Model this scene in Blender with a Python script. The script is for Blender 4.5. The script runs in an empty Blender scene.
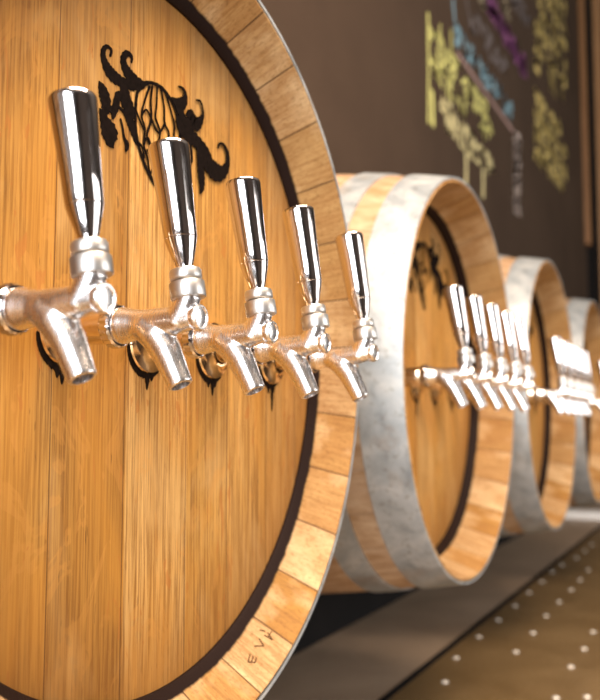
import bpy, bmesh, math, random
from mathutils import Vector, Matrix, noise
R = math.radians
random.seed(7)
scene = bpy.context.scene
C = scene.collection

# ------------------------------------------------------------------ camera
F, TH, PITCH, CZ = 858.7, 0.4609, 0.0870, 1.45
cam_data = bpy.data.cameras.new('camera')
cam = bpy.data.objects.new('camera', cam_data); C.objects.link(cam)
cam_data.sensor_fit = 'HORIZONTAL'; cam_data.sensor_width = 36
cam_data.lens = F / 600 * 36
cam_data.clip_start = 0.02
cam.location = (0, 0, CZ)
view_dir = Vector((math.cos(TH) * math.cos(PITCH), math.sin(TH) * math.cos(PITCH), math.sin(PITCH)))
cam.rotation_euler = view_dir.to_track_quat('-Z', 'Y').to_euler()
cam_data.dof.use_dof = True
cam_data.dof.focus_distance = 0.56
cam_data.dof.aperture_fstop = 8.6
scene.camera = cam

# ------------------------------------------------------------------ world, lights, exposure
world = bpy.data.worlds.new('world'); scene.world = world; world.use_nodes = True
bgn = world.node_tree.nodes['Background']
bgn.inputs[0].default_value = (0.85, 0.92, 1.0, 1); bgn.inputs[1].default_value = 1.0
def area(name, loc, aim, sx, sy, power, col):
    l = bpy.data.lights.new(name, 'AREA'); l.shape = 'RECTANGLE'; l.size = sx; l.size_y = sy
    l.energy = power; l.color = col
    o = bpy.data.objects.new(name, l); C.objects.link(o); o.location = loc
    o.rotation_euler = (Vector(aim) - Vector(loc)).to_track_quat('-Z', 'Y').to_euler()
    return o
area('window_daylight_end', (-2.85, -0.75, 2.3), (0, -0.75, 2.15), 2.3, 2.6, 320, (0.94, 0.97, 1.0))
area('window_daylight_front', (3.3, -3.85, 2.3), (3.3, 0, 2.0), 4.4, 2.4, 150, (1.0, 0.96, 0.9))
area('ceiling_lamp_light', (0.35, -0.35, 3.3), (0.6, 0.1, 1.4), 1.9, 0.9, 145, (1.0, 0.78, 0.58))
scene.view_settings.view_transform = 'Standard'
scene.view_settings.look = 'None'
scene.view_settings.gamma = 1.0
scene.view_settings.use_curve_mapping = False
scene.view_settings.exposure = -0.32

# ------------------------------------------------------------------ helpers
def ray(px, py):
    """direction through a photo pixel"""
    x = (px - 300) / F; y = -(py - 350) / F
    right = Vector((math.sin(TH), -math.cos(TH), 0))
    up = right.cross(view_dir)
    return view_dir + right * x + up * y
def on_y(px, py, Y):
    d = ray(px, py); t = Y / d.y
    return Vector((0, 0, CZ)) + d * t
def on_z(px, py, Z):
    d = ray(px, py); t = (Z - CZ) / d.z
    return Vector((0, 0, CZ)) + d * t

def link(name, bm, mat, parent=None, smooth=False, angle=None):
    me = bpy.data.meshes.new(name); bmesh.ops.recalc_face_normals(bm, faces=bm.faces[:])
    bm.to_mesh(me); bm.free()
    me.materials.append(mat)
    if smooth:
        for p in me.polygons: p.use_smooth = True
        if angle is not None: me.set_sharp_from_angle(angle=R(angle))
    o = bpy.data.objects.new(name, me); C.objects.link(o)
    if parent: o.parent = parent
    return o
def tag(o, label=None, cat=None, group=None, kind=None):
    if label: o['label'] = label
    if cat: o['category'] = cat
    if group: o['group'] = group
    if kind: o['kind'] = kind
    return o
def empty(name, loc):
    o = bpy.data.objects.new(name, None); C.objects.link(o); o.location = loc
    o.empty_display_size = 0.05
    return o
def rebase(root, loc):
    loc = Vector(loc); root.location = loc
    for ch in root.children: ch.location = ch.location - loc
def copy_tree(o, parent=None):
    c = o.copy(); C.objects.link(c); c.parent = parent
    for ch in list(o.children): copy_tree(ch, c)
    return c
def add_box(bm, lo, hi, bevel=0):
    r = bmesh.ops.create_cube(bm, size=1)
    for v in r['verts']:
        v.co = Vector([lo[i] + (v.co[i] + 0.5) * (hi[i] - lo[i]) for i in range(3)])
    if bevel:
        es = list({e for v in r['verts'] for e in v.link_edges})
        bmesh.ops.bevel(bm, geom=es, offset=bevel, segments=2, affect='EDGES', profile=0.5)
def box(name, lo, hi, mat, parent=None, bevel=0):
    bm = bmesh.new(); add_box(bm, lo, hi, bevel); return link(name, bm, mat, parent)
def add_lathe(bm, prof, n=48, frame=None, close=False, uv=None, knurl=None):
    """prof: (r, h) pairs revolved round local +Z, placed by a 4x4 frame"""
    M = frame or Matrix.Identity(4)
    rings = []
    for k, (r, h) in enumerate(prof):
        ring = []
        for i in range(n):
            a = 2 * math.pi * i / n
            rr = r
            if knurl and k in knurl[0]: rr = r + (knurl[1] if i % 2 else -knurl[1])
            ring.append(bm.verts.new(M @ Vector((rr * math.cos(a), rr * math.sin(a), h))))
        rings.append(ring)
    m = len(rings)
    for k in range(m if close else m - 1):
        A, B = rings[k], rings[(k + 1) % m]
        for i in range(n):
            j = (i + 1) % n
            f = bm.faces.new((A[i], A[j], B[j], B[i]))
            if uv:
                lay, us, vs = uv
                vals = [(i / n * us, vs[k]), ((i + 1) / n * us, vs[k]), ((i + 1) / n * us, vs[k + 1]), (i / n * us, vs[k + 1])]
                for lp, q in zip(f.loops, vals): lp[lay].uv = q
    if not close:
        for ring in (rings[0], rings[-1]):
            if (ring[0].co - ring[n // 2].co).length > 1e-6 and not uv: bm.faces.new(ring)
    return rings
def add_tube(bm, pts, rad, n=20, cap=True):
    pts = [Vector(p) for p in pts]; prev = None; rings = []
    for i, p in enumerate(pts):
        t = (pts[min(i + 1, len(pts) - 1)] - pts[max(i - 1, 0)]).normalized()
        if prev is None:
            a = Vector((1, 0, 0)) if abs(t.x) < 0.9 else Vector((0, 0, 1))
            u = (a - t * a.dot(t)).normalized()
        else:
            u = (prev - t * prev.dot(t)).normalized()
        prev = u; w = t.cross(u); r = rad[i] if isinstance(rad, (list, tuple)) else rad
        rings.append([bm.verts.new(p + (u * math.cos(2 * math.pi * k / n) + w * math.sin(2 * math.pi * k / n)) * r) for k in range(n)])
    for A, B in zip(rings, rings[1:]):
        for k in range(n): bm.faces.new((A[k], A[(k + 1) % n], B[(k + 1) % n], B[k]))
    if cap: bm.faces.new(rings[0]); bm.faces.new(rings[-1])
def Z_along(p, d):
    """frame whose +Z points along d at p"""
    return Matrix.Translation(Vector(p)) @ Vector(d).to_track_quat('Z', 'Y').to_matrix().to_4x4()

# ------------------------------------------------------------------ node materials
class NM:
    def __init__(s, name):
        s.m = bpy.data.materials.new(name); s.m.use_nodes = True
        s.t = s.m.node_tree; s.b = s.t.nodes['Principled BSDF']
    def n(s, typ, **k):
        x = s.t.nodes.new(typ)
        for a, v in k.items():
            if a == 'inp':
                for i, q in v.items():
                    if hasattr(q, 'is_linked') or hasattr(q, 'links'): s.t.links.new(q, x.inputs[i])
                    else: x.inputs[i].default_value = q
            else: setattr(x, a, v)
        return x
    def L(s, a, b): s.t.links.new(a, b)
    def math(s, op, a, b=0.0, c=0.0, clamp=False):
        x = s.n('ShaderNodeMath', operation=op, use_clamp=clamp, inp={0: a, 1: b, 2: c}); return x.outputs[0]
    def noise(s, vec, scale, detail=4, rough=0.55, dist=0.0):
        return s.n('ShaderNodeTexNoise', inp={'Vector': vec, 'Scale': scale, 'Detail': detail, 'Roughness': rough, 'Distortion': dist}).outputs['Fac']
    def ramp(s, fac, stops, interp='LINEAR'):
        x = s.n('ShaderNodeValToRGB'); x.color_ramp.interpolation = interp
        e = x.color_ramp.elements
        while len(e) < len(stops): e.new(0.5)
        for q, (p, c) in zip(e, stops):
            q.position = p; q.color = (*c, 1) if not isinstance(c, float) else (c, c, c, 1)
        s.L(fac, x.inputs[0]); return x.outputs[0]
    def mix(s, fac, a, b, blend='MIX'):
        x = s.n('ShaderNodeMix', data_type='RGBA', blend_type=blend)
        for i, q in ((0, fac), (6, a), (7, b)):
            if hasattr(q, 'links'): s.L(q, x.inputs[i])
            else: x.inputs[i].default_value = q if not isinstance(q, tuple) or len(q) == 4 else (*q, 1)
        return x.outputs[2]
    def vec(s, src, scale):
        return s.n('ShaderNodeMapping', inp={'Vector': src, 'Scale': scale}).outputs[0]
    def bump(s, h, strength=0.3, dist=0.001):
        b = s.n('ShaderNodeBump', inp={'Height': h, 'Strength': strength, 'Distance': dist}); s.L(b.outputs[0], s.b.inputs['Normal'])
    def set(s, **k):
        for a, v in k.items():
            i = s.b.inputs[a.replace('_', ' ')]
            if hasattr(v, 'links'): s.L(v, i)
            else: i.default_value = (*v, 1) if isinstance(v, tuple) and len(v) == 3 else v
        return s

def mat_plain(name, col, rough=0.6, metal=0.0, var=0.15, scale=12):
    q = NM(name); oc = q.n('ShaderNodeTexCoord').outputs['Object']
    f = q.noise(oc, scale, 5)
    c = q.ramp(f, [(0.3, tuple(x * (1 - var) for x in col)), (0.7, tuple(min(1, x * (1 + var)) for x in col))])
    q.set(Base_Color=c, Roughness=rough, Metallic=metal, Specular_IOR_Level=0.05 if max(col) < 0.12 else 0.4)
    return q.m

def mat_head():
    q = NM('oak_barrel_head'); oc = q.n('ShaderNodeTexCoord').outputs['Object']
    sep = q.n('ShaderNodeSeparateXYZ', inp={0: oc}); x, z = sep.outputs[0], sep.outputs[2]
    info = q.n('ShaderNodeObjectInfo').outputs['Random']
    # boards of uneven width, each its own tone
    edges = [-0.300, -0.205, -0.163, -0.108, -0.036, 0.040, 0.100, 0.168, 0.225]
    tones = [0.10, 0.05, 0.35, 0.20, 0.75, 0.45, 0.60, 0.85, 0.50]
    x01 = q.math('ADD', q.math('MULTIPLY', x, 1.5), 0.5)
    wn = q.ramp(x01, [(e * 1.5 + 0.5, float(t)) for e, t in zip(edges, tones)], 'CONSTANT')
    dist = None
    for e in edges[1:]:
        d = q.math('ABSOLUTE', q.math('SUBTRACT', x, e)); dist = d if dist is None else q.math('MINIMUM', dist, d)
    comb = q.n('ShaderNodeCombineXYZ', inp={0: q.math('ADD', x, q.math('MULTIPLY', wn, 3.0)), 1: info, 2: z}).outputs[0]
    fine = q.noise(q.vec(comb, (520, 1, 12)), 1.0, 6, 0.65)
    grain = q.noise(q.vec(comb, (110, 1, 4)), 1.0, 6, 0.6, 0.6)
    flame = q.noise(q.vec(comb, (24, 1, 15)), 1.0, 3, 0.5, 1.8)
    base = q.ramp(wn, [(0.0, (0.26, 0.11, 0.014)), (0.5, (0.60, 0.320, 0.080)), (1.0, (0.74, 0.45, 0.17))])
    base = q.mix(q.math('MULTIPLY', q.ramp(grain, [(0.33, 1.0), (0.62, 0.0)]), 0.55), base, (0.36, 0.17, 0.035, 1))
    base = q.mix(q.math('MULTIPLY', q.ramp(fine, [(0.42, 1.0), (0.56, 0.0)]), 0.78), base, (0.20, 0.078, 0.014, 1))
    broad = q.noise(q.vec(comb, (9, 1, 4)), 1.0, 4, 0.6, 0.8)
    base = q.mix(q.math('MULTIPLY', q.ramp(broad, [(0.46, 0.0), (0.62, 1.0)]), 0.5), base, (0.55, 0.24, 0.035, 1))
    base = q.mix(q.math('MULTIPLY', q.ramp(broad, [(0.34, 1.0), (0.46, 0.0)]), 0.35), base, (0.72, 0.45, 0.18, 1))
    base = q.mix(q.math('MULTIPLY', q.ramp(flame, [(0.56, 0.0), (0.585, 1.0), (0.64, 1.0), (0.66, 0.0)]), 0.30), base, (0.58, 0.27, 0.06, 1))
    # medullary ray flecks, short slanted amber marks
    fleck = q.noise(q.vec(comb, (60, 1, 20)), 1.0, 2, 0.4, 2.2)
    base = q.mix(q.math('MULTIPLY', q.ramp(fleck, [(0.68, 0.0), (0.70, 1.0)]), 0.55), base, (0.42, 0.15, 0.03, 1))
    pores = q.noise(q.vec(comb, (500, 1, 40)), 1.0, 2, 0.5)
    base = q.mix(q.math('MULTIPLY', q.ramp(pores, [(0.70, 0.0), (0.74, 1.0)]), 0.6), base, (0.08, 0.035, 0.012, 1))
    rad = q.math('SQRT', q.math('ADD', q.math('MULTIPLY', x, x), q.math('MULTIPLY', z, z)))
    edge_shade = q.math('ADD', rad, q.math('MULTIPLY', q.math('SUBTRACT', grain, 0.5), 0.14))  # light falloff toward the head's edge, put into the colour as brown streaks
    base = q.mix(q.n('ShaderNodeMapRange', inp={0: edge_shade, 1: 0.175, 2: 0.275, 3: 0.0, 4: 0.75}).outputs[0], base, (0.16, 0.060, 0.012, 1))
    seam = q.math('LESS_THAN', dist, 0.0005)
    base = q.mix(q.math('MULTIPLY', seam, 0.75), base, (0.09, 0.035, 0.012, 1))
    q.set(Base_Color=base, Roughness=q.ramp(grain, [(0.2, 0.62), (0.8, 0.45)]), Specular_IOR_Level=0.15)
    q.bump(q.math('SUBTRACT', q.math('ADD', fine, q.math('MULTIPLY', grain, 0.6)), q.math('MULTIPLY', seam, 2.0)), 0.35, 0.0006)
    return q.m
def mat_staves():
    q = NM('oak_staves'); uv = q.n('ShaderNodeTexCoord').outputs['UV']
    sep = q.n('ShaderNodeSeparateXYZ', inp={0: uv}); u, v = sep.outputs[0], sep.outputs[1]
    uw = q.math('ADD', u, q.math('MULTIPLY', q.math('SINE', q.math('MULTIPLY', q.math('FLOOR', u), 2.3)), 0.0))
    sid = q.math('FLOOR', uw); fr = q.math('FRACT', uw)
    wn = q.n('ShaderNodeTexWhiteNoise', noise_dimensions='1D', inp={'W': sid}).outputs['Value']
    comb = q.n('ShaderNodeCombineXYZ', inp={0: q.math('MULTIPLY', u, 0.06), 1: v, 2: wn}).outputs[0]
    g1 = q.noise(q.vec(comb, (330, 28, 9)), 1.0, 6, 0.65)
    g2 = q.noise(q.vec(comb, (60, 22, 5)), 1.0, 4, 0.6, 0.5)
    blot = q.noise(q.vec(comb, (22, 20, 7)), 1.0, 3, 0.55)
    base = q.ramp(wn, [(0.0, (0.36, 0.18, 0.045)), (0.35, (0.48, 0.29, 0.12)), (0.7, (0.53, 0.35, 0.18)), (1.0, (0.40, 0.19, 0.04))])
    base = q.mix(q.math('MULTIPLY', q.ramp(g1, [(0.40, 1.0), (0.56, 0.0)]), 0.5), base, (0.20, 0.085, 0.025, 1))
    base = q.mix(q.math('MULTIPLY', q.ramp(g2, [(0.42, 1.0), (0.6, 0.0)]), 0.40), base, (0.30, 0.14, 0.045, 1))
    base = q.mix(q.math('MULTIPLY', q.ramp(blot, [(0.5, 0.0), (0.66, 1.0)]), 0.45), base, (0.70, 0.50, 0.28, 1))
    seam = q.math('LESS_THAN', q.math('MINIMUM', fr, q.math('SUBTRACT', 1.0, fr)), 0.014)
    base = q.mix(q.math('MULTIPLY', seam, 0.85), base, (0.07, 0.03, 0.012, 1))
    # weathered, wine-darkened band where the chime turns in towards the croze (v measured inward)
    inner = q.ramp(q.math('ADD', v, q.math('MULTIPLY', q.math('SUBTRACT', g2, 0.5), -0.012)), [(0.0, 1.0), (0.0, 1.0)])
    grit = q.noise(q.vec(comb, (420, 260, 9)), 1.0, 3, 0.7)
    base = q.mix(q.math('MULTIPLY', q.ramp(grit, [(0.52, 0.0), (0.66, 1.0)]), 0.45), base, (0.16, 0.07, 0.02, 1))
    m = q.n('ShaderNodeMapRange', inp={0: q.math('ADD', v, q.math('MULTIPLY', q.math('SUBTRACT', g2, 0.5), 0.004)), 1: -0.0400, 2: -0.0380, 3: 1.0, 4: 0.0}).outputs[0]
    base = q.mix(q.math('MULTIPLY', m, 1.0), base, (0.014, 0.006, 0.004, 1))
    wx = q.n('ShaderNodeMapRange', inp={0: v, 1: 0.001, 2: 0.004, 3: 0.0, 4: 0.6}).outputs[0]      # weathered outside of the barrel
    base = q.mix(wx, base, q.ramp(g2, [(0.35, (0.34, 0.21, 0.12)), (0.65, (0.58, 0.43, 0.31))]))
    q.set(Base_Color=base, Roughness=0.6, Specular_IOR_Level=0.12)
    q.bump(q.math('SUBTRACT', q.math('ADD', g1, g2), q.math('MULTIPLY', seam, 3.0)), 0.4, 0.0008)
    return q.m
def mat_galv():
    q = NM('galvanised_hoop_steel'); oc = q.n('ShaderNodeTexCoord').outputs['Object']
    a = q.noise(oc, 26, 6, 0.6, 0.4); b = q.noise(oc, 130, 4, 0.6)
    c = q.ramp(a, [(0.3, (0.27, 0.30, 0.32)), (0.5, (0.40, 0.43, 0.45)), (0.72, (0.56, 0.57, 0.56))])
    c = q.mix(q.math('MULTIPLY', q.ramp(q.noise(oc, 11, 5, 0.6), [(0.56, 0.0), (0.7, 1.0)]), 0.6), c, (0.36, 0.25, 0.16, 1))
    c = q.mix(q.math('MULTIPLY', q.ramp(b, [(0.55, 0.0), (0.68, 1.0)]), 0.5), c, (0.20, 0.18, 0.15, 1))
    q.set(Base_Color=c, Metallic=0.45, Roughness=q.ramp(a, [(0.2, 0.38), (0.8, 0.58)]))
    q.bump(b, 0.15, 0.0008); return q.m
def mat_steel(name, col=(0.80, 0.76, 0.74), rough=0.14, brush=0.06, bump=0.03):
    q = NM(name); oc = q.n('ShaderNodeTexCoord').outputs['Object']
    a = q.noise(q.vec(oc, (900, 900, 60)), 1.0, 3, 0.6)
    r = q.n('ShaderNodeMapRange', inp={0: a, 1: 0.3, 2: 0.7, 3: rough - brush, 4: rough + brush}).outputs[0]
    q.set(Base_Color=col, Metallic=1.0, Roughness=r)
    
    if bump: q.bump(a, bump, 0.0001)
    return q.m
def mat_wall():
    q = NM('brown_chalkboard_paint'); oc = q.n('ShaderNodeTexCoord').outputs['Object']
    a = q.noise(oc, 1.6, 5, 0.6); b = q.noise(oc, 60, 3, 0.6)
    c = q.ramp(a, [(0.3, (0.044, 0.027, 0.018)), (0.7, (0.070, 0.044, 0.029))])
    c = q.mix(q.math('MULTIPLY', b, 0.2), c, (0.11, 0.075, 0.05, 1))
    q.set(Base_Color=c, Roughness=0.7, Specular_IOR_Level=0.12); return q.m
def mat_counter(name, c0, c1, rough, metal, scale=5):
    q = NM(name); oc = q.n('ShaderNodeTexCoord').outputs['Object']
    a = q.noise(oc, scale, 6, 0.62, 0.8); b = q.noise(q.vec(oc, (30, 220, 1)), 1.0, 3)
    c = q.ramp(a, [(0.3, c0), (0.7, c1)])
    q.set(Base_Color=c, Metallic=metal, Roughness=q.n('ShaderNodeMapRange', inp={0: b, 1: 0.3, 2: 0.7, 3: rough - 0.06, 4: rough + 0.06}).outputs[0])
    return q.m
def mat_wood(name, c0, c1, axis=2, rough=0.55):
    q = NM(name); oc = q.n('ShaderNodeTexCoord').outputs['Object']
    s = [60, 60, 60]; s[axis] = 2.5
    a = q.noise(q.vec(oc, tuple(s)), 1.0, 6, 0.6, 0.5)
    q.set(Base_Color=q.ramp(a, [(0.3, c0), (0.7, c1)]), Roughness=rough); q.bump(a, 0.3, 0.002); return q.m
def mat_chalk(name, col):
    q = NM(name); oc = q.n('ShaderNodeTexCoord').outputs['Object']
    a = q.noise(oc, 90, 4, 0.7)
    q.set(Base_Color=q.ramp(a, [(0.3, tuple(x * 0.6 for x in col)), (0.6, col)]), Roughness=0.95); return q.m

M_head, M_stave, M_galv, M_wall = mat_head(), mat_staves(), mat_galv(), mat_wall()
M_chrome = mat_steel('polished_steel', (0.70, 0.66, 0.66), 0.12, 0.03, 0)
M_body = mat_steel('satin_steel', (0.90, 0.87, 0.87), 0.27, 0.02, 0)
M_knurl = mat_steel('knurled_steel', (0.62, 0.60, 0.58), 0.40, 0.06)
M_shank = mat_steel('plated_shank', (0.80, 0.70, 0.60), 0.10, 0.03)
M_brass = mat_steel('brassy_plate', (0.86, 0.66, 0.42), 0.11, 0.04)
M_char = mat_plain('charred_brand', (0.007, 0.004, 0.003), 0.9, 0, 0.5, 300)
M_stain = mat_plain('wet_black_stain', (0.014, 0.008, 0.005), 0.8, 0, 0.5, 300)
M_stamp = mat_plain('stamped_ink', (0.10, 0.045, 0.02), 0.7, 0, 0.3, 300)
M_black = mat_plain('matte_black', (0.012, 0.011, 0.011), 0.7)  # black for rubber and frames, also for the painted shade strips
M_ledge = mat_counter('taupe_ledge_metal', (0.33, 0.24, 0.165), (0.44, 0.33, 0.235), 0.45, 0.1)
M_plate = mat_counter('bronze_counter_plate', (0.17, 0.105, 0.042), (0.30, 0.20, 0.095), 0.38, 0.4, 4)
M_rivet = mat_plain('nickel_rivet', (0.80, 0.74, 0.66), 0.45, 0.3, 0.05)
M_trimwood = mat_wood('stained_pine', (0.20, 0.085, 0.028), (0.36, 0.17, 0.06))
M_postwood = mat_wood('pale_stained_pine', (0.30, 0.14, 0.05), (0.46, 0.24, 0.10))
M_plaster = mat_plain('cream_plaster', (0.42, 0.36, 0.30), 0.85, 0, 0.06, 3)
M_dark = mat_plain('dark_brown_paint', (0.10, 0.075, 0.06), 0.7, 0, 0.1, 3)
M_floor = mat_wood('oak_floor', (0.10, 0.055, 0.03), (0.17, 0.10, 0.055), 0)
M_slab = mat_plain('matte_white', (0.85, 0.84, 0.83), 0.9, 0, 0.04, 60)

# ------------------------------------------------------------------ room
WALL_Y, LEDGE_Z, SEAM_Y = 0.80, CZ - 0.4555, 0.537
X0, X1, Y0, ZT = -3.0, 8.6, -4.0, 5.0
def struct(o): o['kind'] = 'structure'; return o
struct(box('wall_back', (X0, WALL_Y, 0), (X1, WALL_Y + 0.15, ZT), M_wall))
struct(box('floor', (X0, Y0, -0.1), (X1, WALL_Y, 0), M_floor))
struct(box('ceiling', (X0, Y0, ZT), (X1, WALL_Y, ZT + 0.1), M_plaster))
struct(box('wall_right', (X1, Y0, 0), (X1 + 0.15, WALL_Y + 0.15, ZT), M_dark))
def wall_with_hole(name, lo, hi, ax, h0, h1, z0, z1, mat):
    bm = bmesh.new()
    def seg(a, b, c, d):
        l = list(lo); h = list(hi); l[ax], h[ax], l[2], h[2] = a, b, c, d; add_box(bm, l, h)
    seg(lo[ax], h0, lo[2], hi[2]); seg(h1, hi[ax], lo[2], hi[2]); seg(h0, h1, lo[2], z0); seg(h0, h1, z1, hi[2])
    return struct(link(name, bm, mat))
wall_with_hole('wall_left', (X0 - 0.15, Y0, 0), (X0, WALL_Y + 0.15, ZT), 1, -1.95, 0.45, 0.95, 3.65, M_dark)
wall_with_hole('wall_front', (X0 - 0.15, Y0 - 0.15, 0), (X1 + 0.15, Y0, ZT), 0, 1.05, 5.55, 1.05, 3.55, M_dark)
def window(name, lo, hi, ax, bars):
    bm = bmesh.new(); t = 0.06
    def seg(a, b, c, d):
        l = list(lo); h = list(hi); l[ax], h[ax], l[2], h[2] = a, b, c, d; add_box(bm, l, h, 0.006)
    seg(lo[ax], hi[ax], lo[2], lo[2] + t); seg(lo[ax], hi[ax], hi[2] - t, hi[2])
    for k in range(bars + 1):
        c = lo[ax] + t / 2 + (hi[ax] - lo[ax] - t) * k / bars
        seg(c - t / 2, c + t / 2, lo[2] + t, hi[2] - t)
    return struct(link(name, bm, M_black))
window('window_1', (X0 - 0.12, -1.95, 0.95), (X0 - 0.04, 0.45, 3.65), 1, 3)
window('window_2', (1.05, Y0 - 0.12, 1.05), (5.55, Y0 - 0.04, 3.55), 0, 4)
struct(box('shade_strip_1', (X0, WALL_Y - 0.012, LEDGE_Z + 0.001), (6.55, WALL_Y, LEDGE_Z + 0.14), M_black))  # black strip painted for the shade at the wall base under the barrels

# ledge and studded counter plate
lx0, lx1 = -1.2, 6.6
t = empty('back_ledge', (2.5, 0.67, 0))
t.location = (0, 0, 0)
box('ledge_top', (lx0, SEAM_Y, LEDGE_Z - 0.03), (lx1, WALL_Y - 0.002, LEDGE_Z), M_ledge, t, 0.003)
box('ledge_front', (lx0, SEAM_Y + 0.01, 0), (lx1, SEAM_Y + 0.04, LEDGE_Z - 0.03), M_dark, t)
bpy.context.view_layer.update(); rebase(t, (2.5, 0.67, 0))
tag(t, 'smooth taupe metal ledge running along the wall below the barrels', 'ledge')
t = empty('counter', (0, 0, 0))
box('counter_plate', (lx0, -0.45, LEDGE_Z - 0.012), (lx1, SEAM_Y - 0.012, LEDGE_Z), M_plate, t, 0.002)
box('counter_body', (lx0 + 0.02, -0.40, 0), (lx1 - 0.02, SEAM_Y - 0.03, LEDGE_Z - 0.012), M_dark, t)
tag(t, 'brown bronze metal counter with staggered rows of pale round studs', 'counter')
for px, py in [(445, 682), (456, 658), (479, 637), (498, 620), (515, 606), (529, 593), (542, 582), (552, 572), (562, 565), (576, 558),
               (516, 652), (533, 633), (546, 616), (559, 602), (571, 590), (580, 580), (588, 570), (571, 667), (584, 649), (593, 632),
               (556, 698), (587, 697), (556, 670), (592, 545), (585, 551)][:]:
    if (px, py) == (556, 670): py = 670; continue
    p = on_z(px, py, LEDGE_Z); bm = bmesh.new()
    pr = [(0.0001, 0.0032)] + [(0.0062 * math.sin(a), 0.0032 * math.cos(a)) for a in (0.4, 0.8, 1.15, 1.45)] + [(0.0066, -0.0005)]
    add_lathe(bm, pr, 16, Matrix.Translation((p.x, p.y, LEDGE_Z)))
    link('stud', bm, M_rivet, t, True)
box('seam_strip', (lx0, SEAM_Y - 0.0118, LEDGE_Z - 0.010), (lx1, SEAM_Y - 0.0002, LEDGE_Z + 0.0018), M_black, t)
rebase(t, (2.5, 0.05, 0))
# white strip lying on the ledge by the last barrel
a = on_z(560, 519, LEDGE_Z); b = on_z(612, 521, LEDGE_Z)
bm = bmesh.new()
w, th = 0.20, 0.020
dy = (a - b); L_ = dy.length
add_box(bm, (-L_ / 2, -w / 2, 0.0005), (L_ / 2, w / 2, th), 0.006)
add_box(bm, (-L_ / 2 + 0.004, -w / 2 + 0.004, th - 0.001), (L_ / 2 - 0.006, w / 2 - 0.006, th + 0.014), 0.006)
o = link('white_slab', bm, M_slab)
o.location = ((a + b) / 2 + Vector((0.10, 0, 0))); o.rotation_euler.z = math.atan2(dy.y, dy.x)
tag(o, 'white slab lying across the ledge beyond the third barrel', 'slab')

# timber at the far end of the board
z235 = on_y(585, 238, WALL_Y - 0.03)
t0 = on_y(581, 120, WALL_Y).x; t1 = t0 + 0.10
o = box('board_frame', (t0, WALL_Y - 0.032, z235.z), (t1, WALL_Y - 0.001, ZT - 0.02), M_trimwood, None, 0.006)
tag(o, 'reddish brown timber upright edging the chalkboard, ending above the barrels', 'frame')
p0 = on_y(595.5, 200, WALL_Y).x
bm = bmesh.new()
add_box(bm, (p0, WALL_Y - 0.06, LEDGE_Z), (p0 + 0.6, WALL_Y - 0.001, ZT - 0.02), 0.01)
o = link('timber_post', bm, M_postwood)
tag(o, 'orange timber post rising from the ledge at the far right edge', 'post')
o = box('shadow_gap_board', (t1 + 0.001, WALL_Y - 0.018, LEDGE_Z + 0.141), (p0 - 0.001, WALL_Y - 0.0005, ZT - 0.02), M_black)  # black board put where the gap between the timbers is only dark
tag(o, 'narrow black board standing in for the dark gap between the two timbers', 'board')

# ------------------------------------------------------------------ barrels
BY = 0.3340
BZ = CZ + 0.0675
BX = [0.5139] + [0.5442 + 0.6854 * k for k in (1, 2, 3)]
TAPX = [0.5442 + 0.6854 * k - 0.0371 for k in range(4)]
NST = 30
RK = 0.0      # the nearest barrel is a little wider
def r_out(y, R0=0.2862): return R0 + RK + 0.048 * (1 - ((0.46 - y) / 0.46) ** 2)
AX = Matrix(((1, 0, 0, 0), (0, 0, 1, 0), (0, -1, 0, 0), (0, 0, 0, 1)))     # local Z -> barrel +Y, angle measured in XZ
def make_staves(din):
    depth = WALL_Y - BY
    prof, vs = [], []
    def put(r, y):
        if prof: d = math.hypot(r - prof[-1][0], y - prof[-1][1]); vs.append(vs[-1] - d if d else vs[-1])
        else: vs.append(0)
        prof.append((r, y))
    ys = [depth - 0.0005] + [depth * k / 16 for k in range(15, 0, -1)] + [0.0018]
    for y in ys: put(r_out(y), y)
    put(0.2850 + RK, 0.0003); 
    zero = vs[-1]
    # the end of the staves slopes inward to a corner, then turns sharply down to the head
    yc, rc = (0.0300, 0.2640) if din < 0.05 else (0.055, 0.2625)
    ra = 0.2836 + RK
    put(ra, 0.0)
    for k in range(1, 5):
        f = k / 4; prof.append((ra + (rc - ra) * f, yc * f)); vs.append(zero - 0.0014 - 0.0374 * f)
    put(rc - 0.0012, yc + 0.0010); put(rc - 0.0055, din - 0.005); put(0.2560, din - 0.002); put(0.2560, din + 0.012)
    vs = [v - zero for v in vs]
    bm = bmesh.new(); lay = bm.loops.layers.uv.new('UVMap')
    add_lathe(bm, prof, 180, AX, uv=(lay, NST, vs))
    return bm
def make_head(din):
    bm = bmesh.new(); r0 = 0.2565
    rings = []
    for y in (din, din + 0.018):
        rings.append([bm.verts.new((r0 * math.cos(2 * math.pi * i / 128), y, r0 * math.sin(2 * math.pi * i / 128))) for i in range(128)])
    bm.faces.new(rings[0]); bm.faces.new(rings[1])
    for i in range(128): bm.faces.new((rings[0][i], rings[0][(i + 1) % 128], rings[1][(i + 1) % 128], rings[1][i]))
    return bm
def make_hoop(y0, y1, gap=0.0012, th=0.0026, front=False):
    outer = [(r_out(y0 + (y1 - y0) * k / 4) + gap + th, y0 + (y1 - y0) * k / 4) for k in range(5)]
    inner = [(r_out(y0 + (y1 - y0) * k / 4) + (gap if k < 2 else 0.0002), y0 + (y1 - y0) * k / 4) for k in range(4, -1, -1)]
    bm = bmesh.new(); add_lathe(bm, outer + inner, 160, AX, close=True)
    return bm

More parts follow.
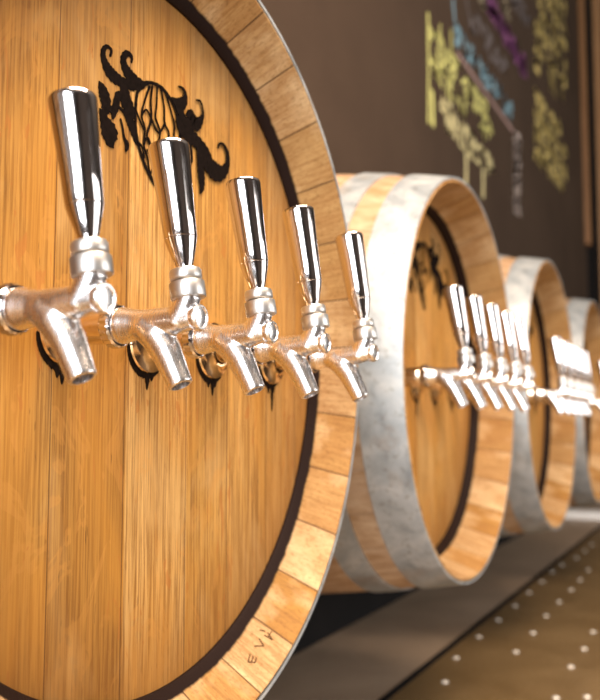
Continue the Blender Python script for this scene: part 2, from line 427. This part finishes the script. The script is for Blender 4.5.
def stroke(bm, pts, y, k=1.0, sub=6, flip=False):
    """a flat brushed ribbon (x, z, half width) with round ends, Catmull-Rom smoothed, 0.5 mm thick"""
    P = []
    n = len(pts)
    for i in range(n - 1):
        p0, p1, p2, p3 = pts[max(i - 1, 0)], pts[i], pts[i + 1], pts[min(i + 2, n - 1)]
        for s in range(sub):
            t = s / sub
            P.append([0.5 * ((2 * p1[j]) + (-p0[j] + p2[j]) * t + (2 * p0[j] - 5 * p1[j] + 4 * p2[j] - p3[j]) * t * t + (-p0[j] + 3 * p1[j] - 3 * p2[j] + p3[j]) * t ** 3) for j in range(3)])
    P.append(list(pts[-1]))
    a, b = [], []
    for i, p in enumerate(P):
        q0, q1 = P[max(i - 1, 0)], P[min(i + 1, len(P) - 1)]
        d = Vector((q1[0] - q0[0], q1[1] - q0[1])); d = d.normalized() if d.length > 1e-9 else Vector((1, 0))
        w = max(0.0003, p[2] * (1 + 0.12 * math.sin(i * 2.1)))
        a.append((p[0] - d.y * w, p[1] + d.x * w)); b.append((p[0] + d.y * w, p[1] - d.x * w))
    d0 = Vector((P[0][0] - P[1][0], P[0][1] - P[1][1])).normalized() * P[0][2]
    d1 = Vector((P[-1][0] - P[-2][0], P[-1][1] - P[-2][1])).normalized() * P[-1][2]
    a = [(P[0][0] + d0.x, P[0][1] + d0.y)] + a + [(P[-1][0] + d1.x, P[-1][1] + d1.y)]
    b = [a[0]] + b + [a[-1]]
    T = 0.0005
    va = [bm.verts.new((x, y - T, z)) for x, z in a]; vb = [bm.verts.new((x, y - T, z)) for x, z in b]
    ba = [bm.verts.new((x, y, z)) for x, z in a]; bb = [bm.verts.new((x, y, z)) for x, z in b]
    for i in range(len(a) - 1):
        for q in ((va[i], va[i + 1], vb[i + 1], vb[i]), (va[i], va[i + 1], ba[i + 1], ba[i]), (vb[i], vb[i + 1], bb[i + 1], bb[i])):
            try: bm.faces.new(q)
            except ValueError: pass

EMB = [  # traced scrolls, leaves and grape lattice: (x, y, half width) in a close-up of the brand
 [(112,98,4),(116,76,5),(100,62,6),(86,78,7),(88,110,10),(105,150,15),(130,178,15),(160,196,11),(200,215,9)],
 [(192,122,3),(192,100,6),(175,88,7),(162,105,9),(165,135,12),(182,168,16),(205,195,17),(236,206,9)],
 [(168,205,9),(166,240,18),(172,270,20),(186,300,17),(190,330,10)],
 [(76,208,10),(88,240,17),(96,280,16),(90,310,10)],
 [(74,300,6),(92,345,18),(108,385,28),(114,420,18),(122,440,4)],
 [(112,300,9),(140,290,6),(156,302,5),(172,318,9),(186,345,12),(200,385,11),(212,425,7)],
 [(150,335,3),(158,370,4),(163,405,5),(174,430,7),(170,452,5)],
 [(140,240,8),(130,290,10),(120,330,6)],
 [(236,205,4),(212,238,5),(206,300,5),(206,360,5),(216,430,6),(240,505,6),(262,555,5),(276,582,3)],
 [(230,206,7),(262,198,5),(300,215,6),(330,250,6),(350,290,5),(366,345,5),(372,400,5),(360,440,4)],
 [(276,582,3),(290,545,4),(286,510,4),(268,480,4),(250,450,4)],
 [(258,212,4),(240,265,3),(228,320,3),(240,370,3.5),(236,430,3),(250,480,3.5),(258,530,3),(276,575,3)],
 [(268,212,4),(262,270,4),(264,335,4.5),(248,395,3.5),(262,440,3.5),(276,490,3),(262,540,3)],
 [(286,215,3.5),(284,280,3),(280,330,3.5),(296,380,3.5),(290,430,3),(276,470,3)],
 [(300,220,3.5),(312,290,3),(314,350,3.5),(330,390,3.5),(322,450,3)],
 [(318,240,3.5),(336,300,3),(350,360,3.5),(346,420,3)],
 [(206,300,3),(220,340,3),(236,375,3.5)],[(264,335,4),(290,385,4),(316,350,3.5)],[(228,320,3),(244,300,3),(262,330,4)],
 [(236,430,3),(250,405,3),(276,470,3)],[(212,420,3),(228,440,3.5),(236,480,3)],
 [(366,213,3),(382,222,5),(390,245,7),(382,275,13),(360,275,11),(340,258,6)],
 [(355,270,9),(372,310,12),(392,345,11),(420,352,12)],
 [(432,264,3),(446,268,3.5),(454,290,4),(456,320,6),(442,348,12),(424,352,16),(412,322,14),(398,318,7)],
 [(362,335,10),(378,375,15),(410,400,18),(438,425,16),(458,460,22),(474,500,20),(500,530,22),(530,535,15),(548,505,9),(548,465,7),(534,432,5),(518,428,4),(512,444,3)],
 [(440,440,10),(446,500,12),(450,550,13),(452,590,9),(446,612,4)],
 [(470,455,8),(482,490,12),(484,520,10)],[(400,420,8),(410,480,8),(400,520,5)]]
def emblem_local(din, bx):
    out = []
    for pts in EMB:
        q = []
        for (cx, cy, w) in pts:
            p = on_y(80 + cx * 0.2667, 30 + cy * 0.2665, BY + din)
            k = on_y(80 + cx * 0.2667, 30 + (cy + 10) * 0.2665, BY + din)
            q.append((p.x - bx, p.z - BZ, w * (1.7 if w > 6.5 else 1.25) * (p - k).length / 10))
        out.append(q)
    return out
EML = emblem_local(0.0387, BX[0])
def make_brand(din):
    bm = bmesh.new()
    for i, q in enumerate(EML): stroke(bm, q, din - 0.0001 - 0.00004 * i)
    return bm

TS = 0.0895; TX = [(k - 2) * TS for k in range(5)]
TFIX = [0.0031, -0.0015, -0.0031, -0.0064, 0.0050]
def make_stains(din, fixes, k0):
    for k in range(5):
        bm = bmesh.new()
        x = TAPX[k0] - BX[k0] + TX[k] + fixes[k]; z0 = 0.060 - 0.0675
        arc = [(x + 0.0240 * math.cos(R(g)), z0 + 0.0240 * math.sin(R(g)), 0.0010 + 0.0022 * math.sin(R((g - 190) * 1.6))) for g in range(190, 301, 10)]
        stroke(bm, arc, din - 0.00005, sub=4)
        for dx, l, w in ((-0.011, 0.005, 0.0022), (-0.006, random.uniform(0.004, 0.012), 0.0030), (-0.001 + random.uniform(-0.002, 0.002), random.uniform(0.010, 0.034), 0.0028), (0.004, random.uniform(0.005, 0.012), 0.0026)):
            zz = z0 - math.sqrt(0.024 ** 2 - dx * dx) + 0.001
            stroke(bm, [(x + dx, zz, w), (x + dx + 0.0005, zz - l * 0.5, w * 0.8), (x + dx + 0.0002, zz - l, 0.0005)], din - 0.00008, sub=4)
        link('water_stain', bm, M_stain, b)

barrel_labels = ['largest nearest oak barrel end with black grape brand, cut by the left edge',
                 'second oak barrel from the left, its pale galvanised hoop side showing',
                 'third oak barrel from the left, blurred, between the second and the farthest',
                 'farthest oak barrel, a blurred sliver at the right edge']
for k in range(4):
    din = 0.0387 if k == 0 else 0.070
    RK = 0.0062 if k == 0 else 0.0
    b = empty('wine_barrel', (BX[k], BY, BZ))
    tag(b, barrel_labels[k], 'barrel', 'barrels set into the wall above the ledge')
    if k < 2:
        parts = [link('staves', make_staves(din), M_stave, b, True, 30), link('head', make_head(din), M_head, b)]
        parts.append(link('brand_mark', make_brand(din), M_char, b)); 
        if k: parts[-1].scale = (1.2, 1, 1.35); parts[-1].location = (0.012, 0, -0.042)
        parts[-1]['label'] = 'black burned brand of a grape cluster with scrolling leaves'
        make_stains(din, TFIX if k == 0 else [0] * 5, k)
        for (y0, y1) in ((0.0005, 0.054), (0.088, 0.126), (0.235, 0.275)):
            parts.append(link('hoop', make_hoop(y0, y1, 0.0014 if y0 < 0.01 else 0.0004), M_galv, b, True, 40))
    else:
        for ch in protob.children:
            c = ch.copy(); C.objects.link(c); c.parent = b
    protob = b
    if k == 0:
        # letters pressed into one stave end, low on the right
        bm = bmesh.new()
        def seat(x, z):
            ra, rc = 0.2898, 0.2640
            y = (ra - math.hypot(x, z)) / (ra - rc) * 0.0300
            return Vector((x, y - 0.0003, z))
        def seg(pts):
            q = []
            for x, y in pts:
                best = None
                for it in range(141):
                    yy = 0.028 * it / 140
                    p = on_y(220 + x / 5, 580 + y / 5, BY + yy); c = seat(p.x - BX[0], p.z - BZ)
                    if best is None or abs(c.y - yy) < best[0]: best = (abs(c.y - yy), c)
                q.append(best[1])
            add_tube(bm, q, 0.0005, 8)
        for s in ([(140,410),(176,412)], [(140,410),(150,372)], [(158,410),(166,382)], [(176,412),(184,386)],
                  [(172,330),(218,330)], [(218,330),(196,292)],
                  [(222,275),(262,300)], [(262,300),(238,262)], [(240,286),(256,258)], [(198,250),(222,256)]):
            seg(s)
        o = link('stamped_letters', bm, M_stamp, b)
        head_obj = None

# ------------------------------------------------------------------ beer taps
# local frame: -Y points out of the barrel, z=0 is the body axis
def U(u, z, x=0): return Vector((x, -u, z))
def build_body_mesh():
    bm = bmesh.new()
    add_tube(bm, [U(0.0025, 0), U(0.006, 0), U(0.010, 0), U(0.016, 0), U(0.024, 0), U(0.034, 0.0002), U(0.044, 0.0012), U(0.052, 0.0018), U(0.0580, 0.002)],
             [0.0112, 0.0114, 0.0104, 0.0092, 0.0088, 0.0090, 0.0084, 0.0070, 0.0058], 32)
    add_tube(bm, [U(0.0440, -0.001), U(0.0485, 0.006), U(0.0512, 0.012), U(0.0522, 0.0160)], [0.0084, 0.0080, 0.0076, 0.0076], 32)
    add_tube(bm, [U(0.014, 0.0005), U(0.0225, -0.0015), U(0.0305, -0.0075), U(0.0370, -0.0170), U(0.0425, -0.0275), U(0.0475, -0.0375)],
             [0.0082, 0.0100, 0.0104, 0.0092, 0.0082, 0.0075], 32)
    me = bpy.data.meshes.new('tmp'); bm.to_mesh(me); bm.free()
    o = bpy.data.objects.new('tmp', me); C.objects.link(o)
    m = o.modifiers.new('r', 'REMESH'); m.mode = 'VOXEL'; m.voxel_size = 0.0008; m.use_smooth_shade = True
    s = o.modifiers.new('s', 'SMOOTH'); s.factor = 0.5; s.iterations = 9
    # hollow mouth: cut a bore up the spout after smoothing
    cb = bmesh.new(); add_tube(cb, [U(0.0520, -0.047), U(0.0475, -0.0375), U(0.0430, -0.028)], [0.0056, 0.0056, 0.0052], 32)
    bmesh.ops.recalc_face_normals(cb, faces=cb.faces[:])
    cm = bpy.data.meshes.new('cut'); cb.to_mesh(cm); cb.free()
    co = bpy.data.objects.new('cut', cm); C.objects.link(co)
    bo = o.modifiers.new('b', 'BOOLEAN'); bo.operation = 'DIFFERENCE'; bo.solver = 'EXACT'; bo.object = co
    dg = bpy.context.evaluated_depsgraph_get(); dg.update()
    res = bpy.data.meshes.new_from_object(o.evaluated_get(dg))
    bpy.data.objects.remove(o); bpy.data.objects.remove(co)
    res.materials.clear(); res.materials.append(M_body)
    for p in res.polygons: p.use_smooth = True
    res.set_sharp_from_angle(angle=R(50)); res.name = 'tap_body'
    return res
def make_tap(din):
    root = empty('beer_tap', (0, 0, 0))
    o = bpy.data.objects.new('tap_body', BODY); C.objects.link(o); o.parent = root
    out = Vector((0, -1, 0))
    # cap on the nose
    bm = bmesh.new()
    add_lathe(bm, [(0.0060, 0), (0.0074, 0.0006), (0.0078, 0.0018), (0.0078, 0.0044), (0.0070, 0.0056), (0.0060, 0.0056), (0.0056, 0.0048), (0.0030, 0.0052), (0.0002, 0.0054)], 40, Z_along(U(0.0560, 0.002), out))
    link('nose_cap', bm, M_body, root, True, 35)
    # coupling nut with notched rim, at the back of the body
    bm = bmesh.new()
    add_lathe(bm, [(0.0096, -0.0005), (0.0125, -0.0005), (0.0134, 0.0005), (0.0134, 0.0058), (0.0124, 0.0072), (0.0100, 0.0078)], 44, Z_along(U(-0.0035, 0), out), knurl=((2, 3), 0.00045))
    link('coupling_nut', bm, M_chrome, root, True, 35)
    # shank and the flange on the barrel head
    bm = bmesh.new(); sh = [(0.0102, 0.0)]
    L0 = din - 0.003
    sh += [(0.0102, L0 * 0.50), (0.0094, L0 * 0.52), (0.0094, L0 * 0.58), (0.0108, L0 * 0.60), (0.0108, L0 * 0.98), (0.0100, L0)]
    add_lathe(bm, sh, 40, Z_along(U(-din, 0), out)); link('shank', bm, M_shank, root, True, 35)
    bm = bmesh.new()
    add_lathe(bm, [(0.0115, 0.0085), (0.0132, 0.0086), (0.0150, 0.0060), (0.0190, 0.0040), (0.0225, 0.0028), (0.0232, 0.0014), (0.0228, 0.0002), (0.0115, 0.0002)], 48, Z_along(U(-din, 0), out), close=True)
    link('flange', bm, M_brass, root, True, 35)
    # lever stack tilts back towards the barrel
    tilt = math.atan(0.168)
    up = Vector((0, math.sin(tilt), math.cos(tilt)))
    Fm = Z_along(U(0.0529, 0.010), up)
    bm = bmesh.new()
    add_lathe(bm, [(0.0070, 0.0034), (0.0100, 0.0036), (0.0102, 0.0039), (0.0102, 0.0129), (0.0100, 0.0132), (0.0060, 0.0134)], 72, Fm, knurl=((2, 3), 0.00028))
    link('knurled_collar', bm, M_knurl, root, True, 35)
    bm = bmesh.new()
    add_lathe(bm, [(0.0055, 0.0134), (0.0088, 0.0144), (0.0094, 0.0152), (0.0095, 0.0160), (0.0095, 0.0196), (0.0089, 0.0208), (0.0050, 0.0212)], 48, Fm)
    link('lock_ring', bm, M_knurl, root, True, 35)
    bm = bmesh.new()
    add_lathe(bm, [(0.0046, 0.0200), (0.0048, 0.0225), (0.0058, 0.0250), (0.0072, 0.0300), (0.0086, 0.0350), (0.0095, 0.0388), (0.0097, 0.0394), (0.0094, 0.0398), (0.0098, 0.0404),
                   (0.0104, 0.055), (0.0111, 0.070), (0.0118, 0.083), (0.0125, 0.0955), (0.0125, 0.0972), (0.0121, 0.0982), (0.0110, 0.0986), (0.0050, 0.0987), (0.0002, 0.0988)], 56, Fm)
    link('tap_handle', bm, M_chrome, root, True, 35)
    return root
BODY = build_body_mesh()
pos_word = ['leftmost', 'second from left', 'middle', 'fourth from left', 'rightmost']
bar_word = ['nearest barrel', 'second barrel', 'third barrel']
protos = {}
TOUT = 0.0025
for k in range(4):
    din = 0.0387 if k == 0 else 0.070
    for i in range(5 if k < 3 else 1):
        if din not in protos: protos[din] = t = make_tap(din + TOUT)
        else: t = copy_tree(protos[din])
        t.location = (TAPX[k] + TX[i] + (TFIX[i] if k == 0 else 0), BY - TOUT, CZ + 0.060)
        if k < 3: lab = f'{pos_word[i]} of the five steel beer taps on the {bar_word[k]}'
        else: lab = 'steel beer tap on the farthest barrel at the right edge'
        tag(t, lab, 'beer tap', 'steel beer taps on the barrel heads')

# ------------------------------------------------------------------ chalk writing on the wall
def chalk(name_label, col, lines, verticals=(), thick=0.0):
    root = empty('chalk_writing', (0, 0, 0)); Y = WALL_Y - 0.0006
    cm = mat_chalk('chalk_' + name_label.split()[0], col)
    def ribbon(bm, p, q, w):
        stroke(bm, [(p.x, p.z, w), ((p.x + q.x) / 2 + 0.004, (p.z + q.z) / 2, w), (q.x, q.z, w)], Y, sub=2)
    for (x0, y0, x1, y1, h, cw, w, fill) in lines:
        bm = bmesh.new(); A = on_y(x0, y0, Y); B = on_y(x1, y1, Y)
        A2 = on_y(x0, y0 + h, Y); H0 = (A - A2).length; n = max(2, int((B - A).length / cw))
        for c in range(n):
            if random.random() > fill + 0.05:
                if len(bm.verts): link('written_word', bm, cm, root); bm = bmesh.new()
                continue
            o = A.lerp(B, (c + 0.5) / n)
            hh = H0 * random.uniform(0.75, 1.1); ww = cw * 1.05
            grid = [(gx * ww / 2, gz * hh / 2) for gx in (-1, 0, 1) for gz in (-1, 0, 1)]
            last = random.choice(grid)
            for s in range(random.choice((4, 5, 5, 6))):
                nx = random.choice([g for g in grid if g != last])
                ribbon(bm, o + Vector((last[0], 0, last[1])), o + Vector((nx[0], 0, nx[1])), w); last = nx
        if len(bm.verts): link('written_word', bm, cm, root)
    for (x0, y0, x1, y1, w) in verticals:
        bm = bmesh.new(); ribbon(bm, on_y(x0, y0, Y), on_y(x1, y1, Y), w); link('chalk_stroke', bm, cm, root)
    c0 = root.children[0].data.vertices[0].co.copy(); rebase(root, (c0.x, WALL_Y, c0.z))
    tag(root, name_label, 'chalk writing')
chalk('yellow green chalk writing on the left of the brown wall', (0.85, 0.80, 0.26),
      [(430, 40, 492, 122, 30, 0.07, 0.008, 0.95), (430, 62, 492, 143, 22, 0.06, 0.007, 0.6)], [(428, 14, 428.5, 122, 0.008), (432, 92, 433, 124, 0.014), (440, 25, 440, 50, 0.006), (451, 30, 451, 60, 0.006)])
chalk('cream chalk writing below the yellow green lines', (0.88, 0.76, 0.38),
      [(440, 107, 494, 172, 27, 0.07, 0.008, 0.95)], [(466, 150, 466, 183, 0.013), (483, 170, 483, 196, 0.013)])
chalk('blue chalk writing slanting between the yellow and purple lines', (0.28, 0.48, 0.58),
      [(455, 33, 512, 112, 24, 0.075, 0.009, 0.95)], [(453, 0, 456, 45, 0.008)])
chalk('pinkish chalk underline beneath the blue writing', (0.42, 0.27, 0.24), [], [(457, 53, 513, 131, 0.008)])
chalk('greyish faint chalk writing above the blue writing', (0.20, 0.17, 0.17), [(466, 10, 508, 72, 24, 0.12, 0.006, 0.8), (512, -5, 530, 25, 18, 0.1, 0.008, 0.8)])
chalk('purple chalk writing near the top of the brown wall', (0.36, 0.11, 0.30), [(486, -6, 527, 70, 20, 0.065, 0.014, 1.0), (486, 2, 527, 78, 14, 0.065, 0.010, 1.0)])
chalk('pale cream chalk letters beside the top of the purple writing', (0.62, 0.50, 0.32), [(478, -12, 486, 6, 14, 0.06, 0.012, 1.0), (503, -2, 509, 14, 14, 0.06, 0.012, 1.0)])
chalk('rosy pale column of small chalk writing in the middle', (0.90, 0.74, 0.66), [(514, 136 + 7 * j, 520, 141 + 7 * j, 8, 0.05, 0.011, 1.0) for j in range(11)])
chalk('golden yellow chalk column nearest the timber upright', (0.95, 0.72, 0.24),
      [(535, y, 566, y + 40 if y < 150 else y + 36, 14, 0.09, 0.014, 0.62) for y in (-30, -12, 8, 26, 44, 62, 98, 116, 134, 152)])
